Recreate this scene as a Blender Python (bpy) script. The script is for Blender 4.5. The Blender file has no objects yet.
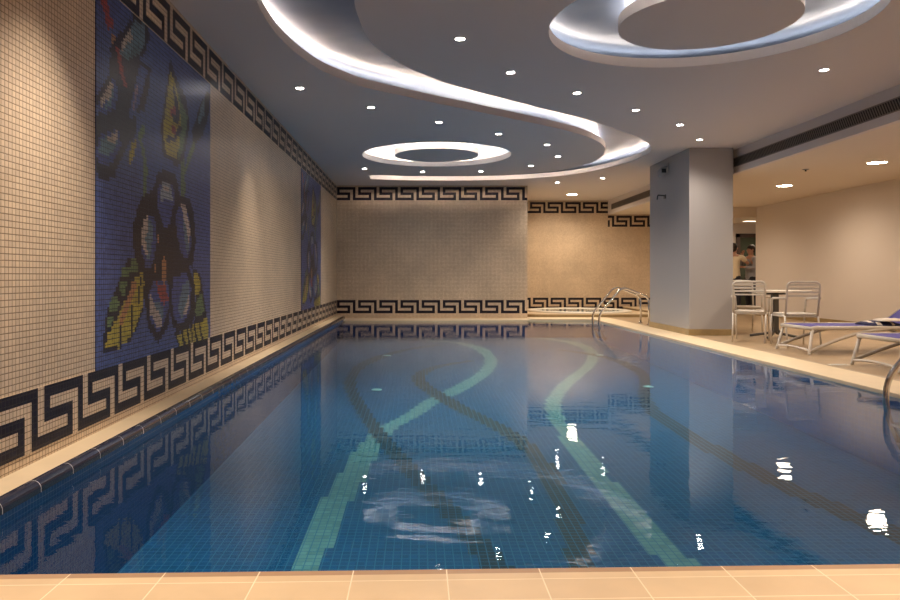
import bpy, bmesh, math, random
from mathutils import Vector, Matrix
random.seed(7)
sc = bpy.context.scene
COL = sc.collection
PI = math.pi

# ------------------------------------------------------------------ materials
def new_mat(name):
    m = bpy.data.materials.new(name); m.use_nodes = True
    nt = m.node_tree
    b = nt.nodes.get('Principled BSDF')
    return m, nt, b

def plain(name, col, rough=.5, metal=0., spec=.5, bump=0., bscale=40., var=0.):
    m, nt, b = new_mat(name)
    b.inputs['Base Color'].default_value = (*col, 1)
    b.inputs['Roughness'].default_value = rough
    b.inputs['Metallic'].default_value = metal
    b.inputs['Specular IOR Level'].default_value = spec
    tc = nt.nodes.new('ShaderNodeTexCoord')
    nz = nt.nodes.new('ShaderNodeTexNoise'); nz.inputs['Scale'].default_value = bscale
    nt.links.new(tc.outputs['Object'], nz.inputs['Vector'])
    if bump:
        bp = nt.nodes.new('ShaderNodeBump'); bp.inputs['Strength'].default_value = bump
        bp.inputs['Distance'].default_value = .002
        nt.links.new(nz.outputs['Fac'], bp.inputs['Height']); nt.links.new(bp.outputs['Normal'], b.inputs['Normal'])
    if var:
        mx = nt.nodes.new('ShaderNodeMix'); mx.data_type = 'RGBA'
        mx.inputs['A'].default_value = (*[c*(1-var) for c in col], 1)
        mx.inputs['B'].default_value = (*[min(1, c*(1+var)) for c in col], 1)
        nt.links.new(nz.outputs['Fac'], mx.inputs['Factor']); nt.links.new(mx.outputs['Result'], b.inputs['Base Color'])
    return m

def emit(name, col, strength):
    m, nt, b = new_mat(name)
    b.inputs['Base Color'].default_value = (*col, 1)
    b.inputs['Emission Color'].default_value = (*col, 1)
    b.inputs['Emission Strength'].default_value = strength
    return m

def tiles(name, c1, c2, grout, axes, w=.03, h=.03, mortar=.0022, rough=.35, off=(0, 0), skew=0., attr=False, bump=.6,
          noise=0., nscale=1.5, spec=.5):
    """mosaic / tile material; axes = which object axes run along and up the tiles"""
    m, nt, b = new_mat(name)
    N = nt.nodes; L = nt.links
    tc = N.new('ShaderNodeTexCoord'); sep = N.new('ShaderNodeSeparateXYZ'); L.new(tc.outputs['Object'], sep.inputs[0])
    cmb = N.new('ShaderNodeCombineXYZ')
    for k, (ax, o) in enumerate(zip(axes, off)):
        a = N.new('ShaderNodeMath'); a.operation = 'ADD'; a.inputs[1].default_value = 60*(w if k == 0 else h) - o
        L.new(sep.outputs[ax], a.inputs[0])
        src = a
        if skew and k == 1:
            s = N.new('ShaderNodeMath'); s.operation = 'MULTIPLY_ADD'
            L.new(sep.outputs['X'], s.inputs[0]); s.inputs[1].default_value = -skew
            L.new(a.outputs[0], s.inputs[2]); src = s
        L.new(src.outputs[0], cmb.inputs[k])
    br = N.new('ShaderNodeTexBrick'); br.offset = 0; br.squash = 1
    br.inputs['Scale'].default_value = 1
    br.inputs['Brick Width'].default_value = w; br.inputs['Row Height'].default_value = h
    br.inputs['Mortar Size'].default_value = mortar; br.inputs['Mortar Smooth'].default_value = .15
    br.inputs['Color1'].default_value = (*c1, 1); br.inputs['Color2'].default_value = (*c2, 1)
    br.inputs['Mortar'].default_value = (*grout, 1)
    L.new(cmb.outputs[0], br.inputs['Vector'])
    colout = br.outputs['Color']
    if attr:
        at = N.new('ShaderNodeAttribute'); at.attribute_name = 'Col'
        mx = N.new('ShaderNodeMix'); mx.data_type = 'RGBA'
        L.new(at.outputs['Color'], mx.inputs['A']); mx.inputs['B'].default_value = (*grout, 1)
        L.new(br.outputs['Fac'], mx.inputs['Factor']); colout = mx.outputs['Result']
    if noise:
        nz = N.new('ShaderNodeTexNoise'); nz.inputs['Scale'].default_value = nscale; nz.inputs['Detail'].default_value = 4
        L.new(tc.outputs['Object'], nz.inputs['Vector'])
        mr = N.new('ShaderNodeMapRange'); mr.inputs['From Min'].default_value = .3; mr.inputs['From Max'].default_value = .7
        mr.inputs['To Min'].default_value = 1-noise; mr.inputs['To Max'].default_value = 1+noise
        L.new(nz.outputs['Fac'], mr.inputs['Value'])
        vm = N.new('ShaderNodeVectorMath'); vm.operation = 'SCALE'
        L.new(colout, vm.inputs[0]); L.new(mr.outputs['Result'], vm.inputs['Scale']); colout = vm.outputs['Vector']
    L.new(colout, b.inputs['Base Color'])
    b.inputs['Roughness'].default_value = rough
    b.inputs['Specular IOR Level'].default_value = spec
    if bump:
        inv = N.new('ShaderNodeMath'); inv.operation = 'SUBTRACT'; inv.inputs[0].default_value = 1
        L.new(br.outputs['Fac'], inv.inputs[1])
        bp = N.new('ShaderNodeBump'); bp.inputs['Strength'].default_value = bump; bp.inputs['Distance'].default_value = .0015
        L.new(inv.outputs[0], bp.inputs['Height']); L.new(bp.outputs['Normal'], b.inputs['Normal'])
    return m

def srgb(r, g, b):
    f = lambda c: (c/255/12.92) if c/255 <= .04045 else ((c/255+.055)/1.055)**2.4
    return (f(r), f(g), f(b))

BEIGE1, BEIGE2, GROUT = (.66, .52, .37), (.56, .44, .32), (.17, .11, .06)
NAVY1, NAVY2, NGROUT = (.006, .005, .014), (.012, .010, .024), (.030, .024, .024)
M = {}
M['wall_side'] = tiles('beige_mosaic_side', BEIGE1, BEIGE2, GROUT, 'YZ', noise=.10)
M['wall_back'] = tiles('beige_mosaic_back', BEIGE1, BEIGE2, GROUT, 'XZ', noise=.12)
M['navy_side'] = tiles('navy_mosaic_side', NAVY1, NAVY2, NGROUT, 'YZ', rough=.35, spec=.15)
M['navy_back'] = tiles('navy_mosaic_back', NAVY1, NAVY2, NGROUT, 'XZ', rough=.35, spec=.15)
M['mural'] = tiles('mural_mosaic', (0, 0, 0), (0, 0, 0), (.02, .025, .05), 'YZ', attr=True, rough=.28, mortar=.0024, spec=.16, bump=1.)
M['pool_floor'] = tiles('pool_floor_mosaic', (0, 0, 0), (0, 0, 0), (.08, .215, .33), 'XY', w=.05, h=.05, attr=True, rough=.5, mortar=.0034, bump=0)
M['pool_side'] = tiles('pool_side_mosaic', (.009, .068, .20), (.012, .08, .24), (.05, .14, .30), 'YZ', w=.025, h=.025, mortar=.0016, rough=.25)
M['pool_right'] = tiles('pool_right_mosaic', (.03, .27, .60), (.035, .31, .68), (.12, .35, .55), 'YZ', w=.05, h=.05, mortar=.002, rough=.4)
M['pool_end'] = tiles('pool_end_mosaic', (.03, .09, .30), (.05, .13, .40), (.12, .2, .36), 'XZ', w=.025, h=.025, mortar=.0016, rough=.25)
STONE1, STONE2, SG = (.66, .48, .29), (.60, .43, .26), (.85, .70, .50)
M['deck_front'] = tiles('deck_front_tile', STONE1, STONE2, SG, 'XY', w=.30, h=.145, mortar=.0022, rough=.32, off=(.089-.3, 2.295-2.61), skew=.03, noise=.06, nscale=5)
M['deck_side'] = tiles('deck_side_tile', (.44, .32, .20), (.39, .28, .17), (.34, .23, .13), 'XY', w=.6, h=.6, mortar=.002, rough=.3, noise=.10, nscale=3)
M['coping_light'] = plain('coping_cream_stone', (.78, .63, .42), .35, bump=.1, var=.07, bscale=6)
M['coping_nose'] = tiles('coping_nose_stone', (.40, .25, .145), (.36, .225, .13), SG, 'XY', w=.30, h=3, mortar=.002, rough=.35, off=(.089-.3, 1))
M['ledge'] = plain('ledge_travertine', (.60, .47, .31), .4, var=.10, bscale=7)
M['marble_brown'] = plain('brown_marble', (.30, .215, .10), .3, var=.25, bscale=9)
M['coping_navy'] = plain('navy_glazed_ceramic', (.012, .014, .032), .15, spec=.6)
M['ceiling'] = plain('ceiling_paint', (.66, .61, .60), .75, bump=.05)
M['plaster'] = plain('column_paint', (.36, .345, .345), .7, bump=.05)
M['wallpaint'] = plain('cream_wall_paint', (.66, .60, .555), .7, bump=.06)
M['soffit'] = plain('soffit_paint', (.70, .62, .53), .7)
M['grille'] = plain('grille_dark_metal', (.022, .020, .018), .6)
M['blade'] = plain('grille_blade_metal', (.24, .21, .19), .5)
M['white'] = plain('white_plastic', (.72, .68, .60), .42)
M['offwhite'] = plain('offwhite_enamel', (.56, .51, .45), .4)
M['greymetal'] = plain('grey_painted_steel', (.10, .095, .09), .4, metal=.3)
M['steel'] = plain('polished_steel', (.62, .60, .58), .12, metal=1.)
M['sling'] = plain('violet_blue_sling_mesh', (.050, .040, .26), .7, bump=.5, bscale=300)
M['towel_navy'] = plain('navy_towel', (.015, .018, .075), .9, bump=.8, bscale=120)
M['towel_white'] = plain('white_towel', (.75, .68, .60), .9, bump=.8, bscale=120)
M['cam_grey'] = plain('camera_grey', (.30, .30, .31), .5)
M['cam_dark'] = plain('camera_dark', (.02, .02, .022), .3)
M['lamp'] = emit('lamp_lens', (1, .93, .88), 60)
M['lamp_warm'] = emit('lamp_lens_warm', (1, .82, .62), 38)
M['led'] = emit('cove_led', (1., .82, .66), 1)
M['led_dim'] = emit('cove_led_dim', (1., .92, .82), 18)
M['led_far'] = emit('cove_led_far', (1., .90, .76), 60)
M['panel_light'] = emit('panel_light', (1, .80, .58), 2.5)
M['door_brown'] = plain('door_dark_wood', (.035, .015, .008), .35)
M['skin'] = plain('skin', (.40, .21, .14), .55)
M['hair'] = plain('hair_dark', (.02, .012, .008), .7)
M['shirt_white'] = plain('shirt_offwhite', (.66, .56, .40), .85, bump=.4)
M['shirt_grey'] = plain('shirt_grey', (.30, .29, .31), .85, bump=.4)
M['trousers'] = plain('trousers_dark', (.012, .012, .018), .8)
M['shoe'] = plain('shoe_black', (.01, .01, .01), .5)
M['inlet'] = plain('inlet_white', (.6, .8, .75), .4)

# ceiling recess film: satin, slightly bluish
m, nt, b = new_mat('stretch_film_satin'); M['film'] = m
b.inputs['Base Color'].default_value = (.19, .24, .34, 1)
b.inputs['Roughness'].default_value = .28
b.inputs['Specular IOR Level'].default_value = .8
b.inputs['Metallic'].default_value = .15
tc = nt.nodes.new('ShaderNodeTexCoord'); nz = nt.nodes.new('ShaderNodeTexNoise'); nz.inputs['Scale'].default_value = 1.6
bp = nt.nodes.new('ShaderNodeBump'); bp.inputs['Strength'].default_value = .35; bp.inputs['Distance'].default_value = .05
nt.links.new(tc.outputs['Object'], nz.inputs['Vector']); nt.links.new(nz.outputs['Fac'], bp.inputs['Height'])
nt.links.new(bp.outputs['Normal'], b.inputs['Normal'])

# dark door glass
m, nt, b = new_mat('door_glass'); M['glass'] = m
b.inputs['Base Color'].default_value = (.035, .045, .03, 1); b.inputs['Roughness'].default_value = .06
b.inputs['Specular IOR Level'].default_value = .7

def water_mat(name, tint, bump_d, sx, sy):
    m = bpy.data.materials.new(name); m.use_nodes = True
    nt = m.node_tree; N = nt.nodes; L = nt.links; N.clear()
    out = N.new('ShaderNodeOutputMaterial')
    tr = N.new('ShaderNodeBsdfTransparent'); tr.inputs['Color'].default_value = (*tint, 1)
    gl = N.new('ShaderNodeBsdfGlossy'); gl.inputs['Roughness'].default_value = .012
    gl.inputs['Color'].default_value = (.95, .97, 1, 1)
    fr = N.new('ShaderNodeFresnel'); fr.inputs['IOR'].default_value = 1.333
    mx = N.new('ShaderNodeMixShader')
    tc = N.new('ShaderNodeTexCoord'); mp = N.new('ShaderNodeMapping'); mp.inputs['Scale'].default_value = (sx, sy, 1)
    n1 = N.new('ShaderNodeTexNoise'); n1.inputs['Scale'].default_value = 1; n1.inputs['Detail'].default_value = 3; n1.inputs['Roughness'].default_value = .45
    # calmer far down the pool and at the left
    L.new(tc.outputs['Object'], mp.inputs['Vector']); L.new(mp.outputs[0], n1.inputs['Vector'])
    bp = N.new('ShaderNodeBump'); bp.inputs['Strength'].default_value = 1; bp.inputs['Distance'].default_value = bump_d
    L.new(n1.outputs['Fac'], bp.inputs['Height'])
    L.new(bp.outputs['Normal'], gl.inputs['Normal']); L.new(bp.outputs['Normal'], fr.inputs['Normal'])
    L.new(fr.outputs[0], mx.inputs[0]); L.new(tr.outputs[0], mx.inputs[1]); L.new(gl.outputs[0], mx.inputs[2])
    L.new(mx.outputs[0], out.inputs['Surface'])
    return m
M['water'] = water_mat('pool_water', (.58, .88, .96), .0013, 3.4, 8.5)
M['tubwater'] = water_mat('tub_water', (.85, .93, .95), .0010, 5, 5)

# ------------------------------------------------------------------ mesh builder
class MB:
    def __init__(s): s.v = []; s.f = []; s.m = []; s.sm = []
    def quad(s, a, b, c, d, mi=0, smooth=False):
        n = len(s.v); s.v += [tuple(a), tuple(b), tuple(c), tuple(d)]; s.f.append((n, n+1, n+2, n+3)); s.m.append(mi); s.sm.append(smooth)
    def poly(s, pts, mi=0):
        n = len(s.v); s.v += [tuple(p) for p in pts]; s.f.append(tuple(range(n, n+len(pts)))); s.m.append(mi); s.sm.append(False)
    def raw(s, v, f, mi=0, smooth=False):
        n = len(s.v); s.v += [tuple(p) for p in v]
        for q in f: s.f.append(tuple(n+i for i in q)); s.m.append(mi); s.sm.append(smooth)
    def box(s, x0, x1, y0, y1, z0, z1, mi=0, mat=None):
        V = [Vector((x, y, z)) for z in (z0, z1) for x, y in ((x0, y0), (x1, y0), (x1, y1), (x0, y1))]
        if mat is not None: V = [mat @ p for p in V]
        s.raw(V, [(3, 2, 1, 0), (4, 5, 6, 7), (0, 1, 5, 4), (1, 2, 6, 5), (2, 3, 7, 6), (3, 0, 4, 7)], mi)
    def lathe(s, prof, c=(0, 0, 0), seg=24, mi=0, smooth=True, closed=False):
        v = []; f = []
        for r, z in prof:
            for k in range(seg):
                a = 2*PI*k/seg; v.append((c[0]+r*math.cos(a), c[1]+r*math.sin(a), c[2]+z))
        n = len(prof)
        for i in range(n if closed else n-1):
            j = (i+1) % n
            for k in range(seg):
                k2 = (k+1) % seg; f.append((i*seg+k, i*seg+k2, j*seg+k2, j*seg+k))
        if not closed:
            if prof[0][0] > 1e-5: f.append(tuple(reversed(range(seg))))
            if prof[-1][0] > 1e-5: f.append(tuple((n-1)*seg+k for k in range(seg)))
        s.raw(v, f, mi, smooth)
    def tube(s, pts, r, seg=10, mi=0, r2=None):
        """r, r2: half sizes of the elliptical section (side, up)"""
        P = [Vector(p) for p in pts]; n = len(P); v = []; f = []
        up0 = None
        for i, p in enumerate(P):
            t = (P[min(i+1, n-1)] - P[max(i-1, 0)]).normalized()
            if up0 is None:
                ref = Vector((0, 0, 1)) if abs(t.z) < .9 else Vector((0, 1, 0))
                side = t.cross(ref).normalized()
            else:
                side = (up0 - t*up0.dot(t)).normalized()
            up0 = side; up = side.cross(t).normalized()
            for k in range(seg):
                a = 2*PI*k/seg
                v.append(p + side*(r*math.cos(a)) + up*((r2 or r)*math.sin(a)))
        for i in range(n-1):
            for k in range(seg):
                k2 = (k+1) % seg; f.append((i*seg+k, i*seg+k2, (i+1)*seg+k2, (i+1)*seg+k))
        f.append(tuple(reversed(range(seg)))); f.append(tuple((n-1)*seg+k for k in range(seg)))
        s.raw(v, f, mi, True)
    def build(s, name, mats, parent=None, bevel=0, colors=None, fix=True):
        me = bpy.data.meshes.new(name); me.from_pydata(s.v, [], s.f)
        for mm in (mats if isinstance(mats, list) else [mats]): me.materials.append(mm)
        me.polygons.foreach_set('material_index', s.m); me.polygons.foreach_set('use_smooth', s.sm)
        if colors:
            at = me.color_attributes.new('Col', 'FLOAT_COLOR', 'CORNER')
            arr = []
            for poly, c in zip(s.f, colors):
                arr += [c[0], c[1], c[2], 1.]*len(poly)
            at.data.foreach_set('color', arr)
        if fix:
            bm = bmesh.new(); bm.from_mesh(me)
            bmesh.ops.remove_doubles(bm, verts=bm.verts, dist=1e-5)
            bmesh.ops.recalc_face_normals(bm, faces=bm.faces); bm.to_mesh(me); bm.free()
        me.update()
        o = bpy.data.objects.new(name, me); COL.objects.link(o)
        if parent: o.parent = parent
        if bevel:
            b = o.modifiers.new('bevel', 'BEVEL'); b.width = bevel; b.segments = 3; b.limit_method = 'ANGLE'
        return o

def rounded(pts, rad, n=5):
    """polyline with its corners rounded"""
    P = [Vector(p) for p in pts]; out = [P[0]]
    for i in range(1, len(P)-1):
        a, b, c = P[i-1], P[i], P[i+1]
        r = min(rad, (a-b).length*.48, (c-b).length*.48)
        p0 = b+(a-b).normalized()*r; p1 = b+(c-b).normalized()*r
        for k in range(n+1):
            t = k/n; out.append((1-t)**2*p0+2*t*(1-t)*b+t*t*p1)
    out.append(P[-1]); return out

def catmull(P, n=6, closed=False):
    out = []; N = len(P)
    for i in range(N if closed else N-1):
        p = [P[(i+k) % N] if closed else P[max(0, min(N-1, i+k))] for k in (-1, 0, 1, 2)]
        for j in range(n):
            t = j/n
            out.append(tuple(.5*((2*p[1][d])+(-p[0][d]+p[2][d])*t+(2*p[0][d]-5*p[1][d]+4*p[2][d]-p[3][d])*t*t
                                 + (-p[0][d]+3*p[1][d]-3*p[2][d]+p[3][d])*t**3) for d in range(len(P[0]))))
    if not closed: out.append(tuple(P[-1]))
    return out

def struct(o): o['kind'] = 'structure'; return o
def tag(o, label, cat, group=None, kind=None):
    o['label'] = label; o['category'] = cat
    if group: o['group'] = group
    if kind: o['kind'] = kind
    return o
def thing(name, loc, label, cat, group=None, rz=0):
    o = bpy.data.objects.new(name, None); COL.objects.link(o); o.location = loc; o.rotation_euler = (0, 0, rz)
    o.empty_display_size = .1
    return tag(o, label, cat, group)
def copy_tree(o, parent=None):
    c = o.copy(); COL.objects.link(c)
    if parent: c.parent = parent
    for ch in list(o.children): copy_tree(ch, c)
    return c

# ------------------------------------------------------------------ key sizes (metres; x right, y away, z up, deck at 0)
XL, XR = -1.86, 8.20          # left mosaic wall, right wall
YB, YB2 = 16.67, 20.0         # back mosaic wall, back wall of the far alcove
XA = 2.46                     # where the back wall steps back
YREAR = -3.0
ZC, LIP, ZF = 3.0, .09, 3.20  # ceiling, thickness of its lip, film in the recess
XB, ZS = 5.14, 2.62           # bulkhead face, soffit
ZW = -.03                     # water
PX0, PX1, PY1 = -1.665, 3.85, 16.2
def py0(x): return 2.382+.03*x  # near pool edge, very slightly skewed
def zfloor(y): return -.78+.023*y
MURAL = [
 ('K', [(0.501, 2.303), (0.593, 2.301), (0.737, 2.299), (0.804, 2.279), (0.838, 2.177), (0.737, 2.033), (0.577, 1.936), (0.315, 1.859), (0.181, 1.908), (0.287, 2.009), (0.532, 2.208), (0.532, 2.255), (0.413, 2.258)]),
 ('K', [(0.26, 1.955), (0.577, 1.984), (0.77, 1.993), (0.862, 1.982), (0.821, 1.819), (0.737, 1.661), (0.233, 1.491), (-0.018, 1.521), (0.03, 1.617), (0.181, 1.743), (0.194, 1.857)]),
 ('T', [(0.577, 2.218), (0.737, 2.243), (0.77, 2.155), (0.672, 2.037), (0.457, 1.924), (0.342, 1.913), (0.342, 1.953), (0.457, 2.053)]),
 ('G', [(0.672, 2.123), (0.672, 2.037), (0.457, 1.924), (0.356, 1.911), (0.547, 2.022)]),
 ('W', [(0.501, 2.126), (0.547, 2.094), (0.371, 1.956), (0.342, 1.97)]),
 ('R', [(0.03, 2.168), (0.117, 2.202), (0.168, 2.167), (0.181, 2.117), (0.274, 2.072), (0.181, 2.018), (0.117, 2.039), (0.129, 2.098)]),
 ('O', [(0.212, 2.006), (0.255, 2.009), (0.26, 1.972), (0.22, 1.959)]),
 ('R', [(0.274, 1.948), (0.315, 1.961), (0.371, 1.864), (0.442, 1.757), (0.399, 1.74), (0.315, 1.848)]),
 ('B', [(0.207, 1.728), (0.26, 1.731), (0.315, 1.667), (0.26, 1.564), (0.079, 1.49), (0.006, 1.505), (0.079, 1.586)]),
 ('W', [(0.181, 1.71), (0.247, 1.706), (0.194, 1.625), (0.079, 1.533), (0.042, 1.535), (0.079, 1.586)]),
 ('T', [(0.233, 1.691), (0.26, 1.653), (0.181, 1.556), (0.104, 1.533), (0.194, 1.62)]),
 ('B', [(0.656, 1.947), (0.804, 1.952), (0.737, 1.822), (0.609, 1.644), (0.532, 1.555), (0.472, 1.566), (0.577, 1.793)]),
 ('P', [(0.609, 1.813), (0.646, 1.811), (0.562, 1.633), (0.51, 1.598), (0.562, 1.705)]),
 ('K', [(-0.006, 1.475), (0.428, 1.572), (0.609, 1.577), (0.577, 1.45), (0.428, 1.352), (0.233, 1.128), (0.055, 1.115), (-0.053, 1.183), (-0.053, 1.329)]),
 ('B', [(0.055, 1.36), (0.315, 1.451), (0.356, 1.373), (0.233, 1.228), (0.079, 1.193), (-0.018, 1.241)]),
 ('T', [(0.079, 1.344), (0.287, 1.428), (0.287, 1.361), (0.181, 1.264), (0.055, 1.243), (0.018, 1.269)]),
 ('W', [(0.117, 1.351), (0.315, 1.439), (0.274, 1.369), (0.181, 1.336)]),
 ('Y', [(0.624, 1.483), (0.593, 1.405), (0.532, 1.287), (0.466, 1.265), (0.501, 1.377)]),
 ('E', [(0.721, 1.564), (0.77, 1.537), (0.688, 1.434), (0.609, 1.432), (0.646, 1.5)]),
 ('E', [(0.646, 1.451), (0.721, 1.44), (0.804, 1.268), (0.77, 1.088), (0.821, 0.943), (0.77, 0.939), (0.721, 1.107), (0.721, 1.317)]),
 ('K', [(1.259, 2.174), (1.356, 2.08), (1.641, 1.952), (1.724, 1.779), (1.561, 1.455), (1.406, 1.381), (1.098, 1.428), (1.053, 1.607), (1.189, 1.97)]),
 ('Y', [(1.259, 2.094), (1.406, 1.961), (1.561, 1.796), (1.457, 1.539), (1.381, 1.427), (1.166, 1.456), (1.098, 1.601), (1.175, 1.839)]),
 ('E', [(1.431, 1.951), (1.669, 1.82), (1.641, 1.71), (1.508, 1.481), (1.431, 1.435), (1.508, 1.734)]),
 ('K', [(1.307, 1.985), (1.406, 1.928), (1.482, 1.779), (1.406, 1.696), (1.259, 1.746), (1.381, 1.806)]),
 ('K', [(1.457, 1.723), (1.561, 1.711), (1.356, 1.554), (1.166, 1.535), (1.189, 1.579), (1.332, 1.591)]),
 ('R', [(1.269, 1.805), (1.381, 1.831), (1.381, 1.773), (1.269, 1.748)]),
 ('R', [(1.293, 1.664), (1.381, 1.683), (1.381, 1.633), (1.293, 1.616)]),
 ('E', [(1.508, 1.447), (1.587, 1.46), (1.614, 1.189), (1.508, 1.177)]),
 ('K', [(2.222, 2.169), (2.308, 2.152), (2.275, 1.991), (2.08, 1.743), (1.838, 1.625), (1.781, 1.721), (2.018, 2.007)]),
 ('T', [(2.144, 2.083), (2.131, 1.94), (1.969, 1.822), (1.927, 1.822), (2.03, 1.991)]),
 ('E', [(1.809, 1.655), (1.897, 1.662), (1.614, 1.344), (1.55, 1.352)]),
 ('E', [(1.5, 1.386), (1.597, 1.401), (1.573, 1.192), (1.524, 1.186)]),
 ('K', [(0.751, 1.105), (0.9, 1.143), (0.978, 1.266), (1.162, 1.336), (1.383, 1.315), (1.476, 1.181), (1.698, 1.182), (1.829, 1.073), (1.883, 0.829), (1.802, 0.645), (1.597, 0.577), (1.36, 0.515), (0.862, 0.489), (0.698, 0.57), (0.56, 0.673), (0.537, 0.854), (0.611, 0.99)]),
 ('B', [(1.018, 1.2), (1.315, 1.238), (1.36, 1.122), (1.248, 0.947), (1.162, 0.889), (1.038, 0.974), (0.97, 1.081)]),
 ('L', [(1.079, 1.215), (1.27, 1.217), (1.324, 1.118), (1.038, 1.088)]),
 ('W', [(1.108, 1.204), (1.235, 1.21), (1.248, 1.17), (1.099, 1.152)]),
 ('B', [(0.806, 0.968), (0.939, 0.951), (0.978, 0.785), (0.9, 0.628), (0.788, 0.585), (0.698, 0.691), (0.687, 0.81), (0.723, 0.92)]),
 ('T', [(0.825, 0.928), (0.893, 0.906), (0.881, 0.71), (0.806, 0.653), (0.744, 0.733), (0.769, 0.842)]),
 ('W', [(0.723, 0.92), (0.825, 0.967), (0.825, 0.887), (0.744, 0.8), (0.806, 0.708), (0.806, 0.674), (0.708, 0.724), (0.691, 0.811)]),
 ('B', [(1.453, 1.093), (1.647, 1.089), (1.75, 0.936), (1.76, 0.774), (1.647, 0.69), (1.5, 0.717), (1.406, 0.882), (1.383, 1.003)]),
 ('T', [(1.573, 1.034), (1.688, 0.964), (1.724, 0.773), (1.647, 0.722), (1.573, 0.893)]),
 ('W', [(1.491, 1.12), (1.622, 1.094), (1.75, 0.904), (1.698, 0.82), (1.607, 0.958)]),
 ('O', [(1.12, 0.69), (1.162, 0.662), (1.192, 0.515), (1.108, 0.516), (1.058, 0.602)]),
 ('O', [(0.931, 0.628), (0.958, 0.629), (0.958, 0.572), (0.931, 0.572)]),
 ('O', [(0.978, 0.827), (1.018, 0.829), (1.018, 0.794), (0.978, 0.792)]),
 ('K', [(0.762, 0.525), (1.033, 0.585), (1.275, 0.572), (1.275, 0.369), (1.207, 0.171), (1.012, 0.066), (0.831, 0.168), (0.747, 0.357)]),
 ('B', [(0.91, 0.511), (1.207, 0.525), (1.243, 0.339), (1.118, 0.192), (1.012, 0.14), (0.85, 0.238), (0.823, 0.411)]),
 ('R', [(0.971, 0.496), (1.162, 0.464), (1.229, 0.355), (1.118, 0.344), (1.012, 0.392)]),
 ('O', [(1.097, 0.661), (1.153, 0.647), (1.171, 0.525), (1.118, 0.465), (1.075, 0.525)]),
 ('T', [(0.93, 0.365), (1.118, 0.336), (1.118, 0.238), (1.033, 0.213), (0.95, 0.291)]),
 ('W', [(0.839, 0.425), (0.91, 0.365), (1.097, 0.209), (1.012, 0.162), (0.85, 0.281)]),
 ('K', [(1.275, 0.556), (1.696, 0.625), (1.861, 0.473), (1.844, 0.181), (1.591, 0.088), (1.321, 0.148), (1.229, 0.34)]),
 ('B', [(1.321, 0.525), (1.643, 0.575), (1.761, 0.44), (1.723, 0.255), (1.54, 0.166), (1.345, 0.209), (1.289, 0.369)]),
 ('T', [(1.54, 0.476), (1.696, 0.508), (1.707, 0.323), (1.515, 0.2), (1.441, 0.3)]),
 ('W', [(1.707, 0.39), (1.723, 0.306), (1.591, 0.22), (1.566, 0.262)]),
 ('K', [(0.453, 0.658), (0.698, 0.651), (0.762, 0.511), (0.717, 0.316), (0.521, 0.136), (0.308, 0.096), (0.085, 0.105), (0.105, 0.195), (0.143, 0.341), (0.277, 0.475)]),
 ('E', [(0.504, 0.66), (0.59, 0.648), (0.644, 0.581), (0.521, 0.566)]),
 ('E', [(0.371, 0.604), (0.504, 0.593), (0.487, 0.532), (0.371, 0.552)]),
 ('E', [(0.324, 0.5), (0.437, 0.499), (0.42, 0.434), (0.308, 0.436)]),
 ('E', [(0.201, 0.413), (0.324, 0.404), (0.308, 0.321), (0.186, 0.326)]),
 ('E', [(0.151, 0.297), (0.231, 0.293), (0.216, 0.224), (0.134, 0.23)]),
 ('Y', [(0.59, 0.532), (0.698, 0.567), (0.739, 0.497), (0.717, 0.337), (0.58, 0.206), (0.47, 0.14), (0.314, 0.104), (0.099, 0.116), (0.157, 0.191), (0.308, 0.295), (0.47, 0.433)]),
 ('O', [(0.538, 0.512), (0.615, 0.526), (0.59, 0.444), (0.437, 0.301), (0.34, 0.216), (0.308, 0.269), (0.437, 0.394)]),
 ('K', [(0.651, 0.539), (0.68, 0.539), (0.662, 0.36), (0.636, 0.36)]),
 ('K', [(0.555, 0.363), (0.538, 0.189), (0.504, 0.191), (0.521, 0.364)]),
 ('K', [(0.378, 0.252), (0.355, 0.111), (0.327, 0.113), (0.34, 0.254)]),
 ('K', [(1.75, 0.626), (2.005, 0.568), (2.187, 0.215), (2.295, -0.067), (1.49, -0.025), (1.321, 0.124), (1.591, 0.088), (1.861, 0.18), (1.889, 0.473)]),
 ('Y', [(1.816, 0.584), (1.946, 0.559), (2.034, 0.453), (1.975, 0.401), (1.861, 0.404)]),
 ('E', [(1.917, 0.35), (2.046, 0.4), (2.125, 0.236), (1.946, 0.192), (1.861, 0.249)]),
 ('Y', [(1.777, 0.134), (2.218, 0.177), (2.269, -0.037), (1.805, -0.013)]),
 ('Y', [(1.392, 0.103), (1.75, 0.11), (1.777, -0.019), (1.5, -0.01)]),
 ('K', [(1.5, 0.119), (1.54, 0.117), (1.633, -0.023), (1.581, -0.018)]),
 ('K', [(1.633, 0.127), (1.675, 0.124), (1.761, -0.026), (1.707, -0.021)]),
 ('K', [(1.816, 0.148), (1.861, 0.145), (1.975, -0.046), (1.906, -0.04)]),
 ('K', [(1.964, 0.139), (2.011, 0.136), (2.144, -0.053), (2.082, -0.047)]),
]
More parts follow.
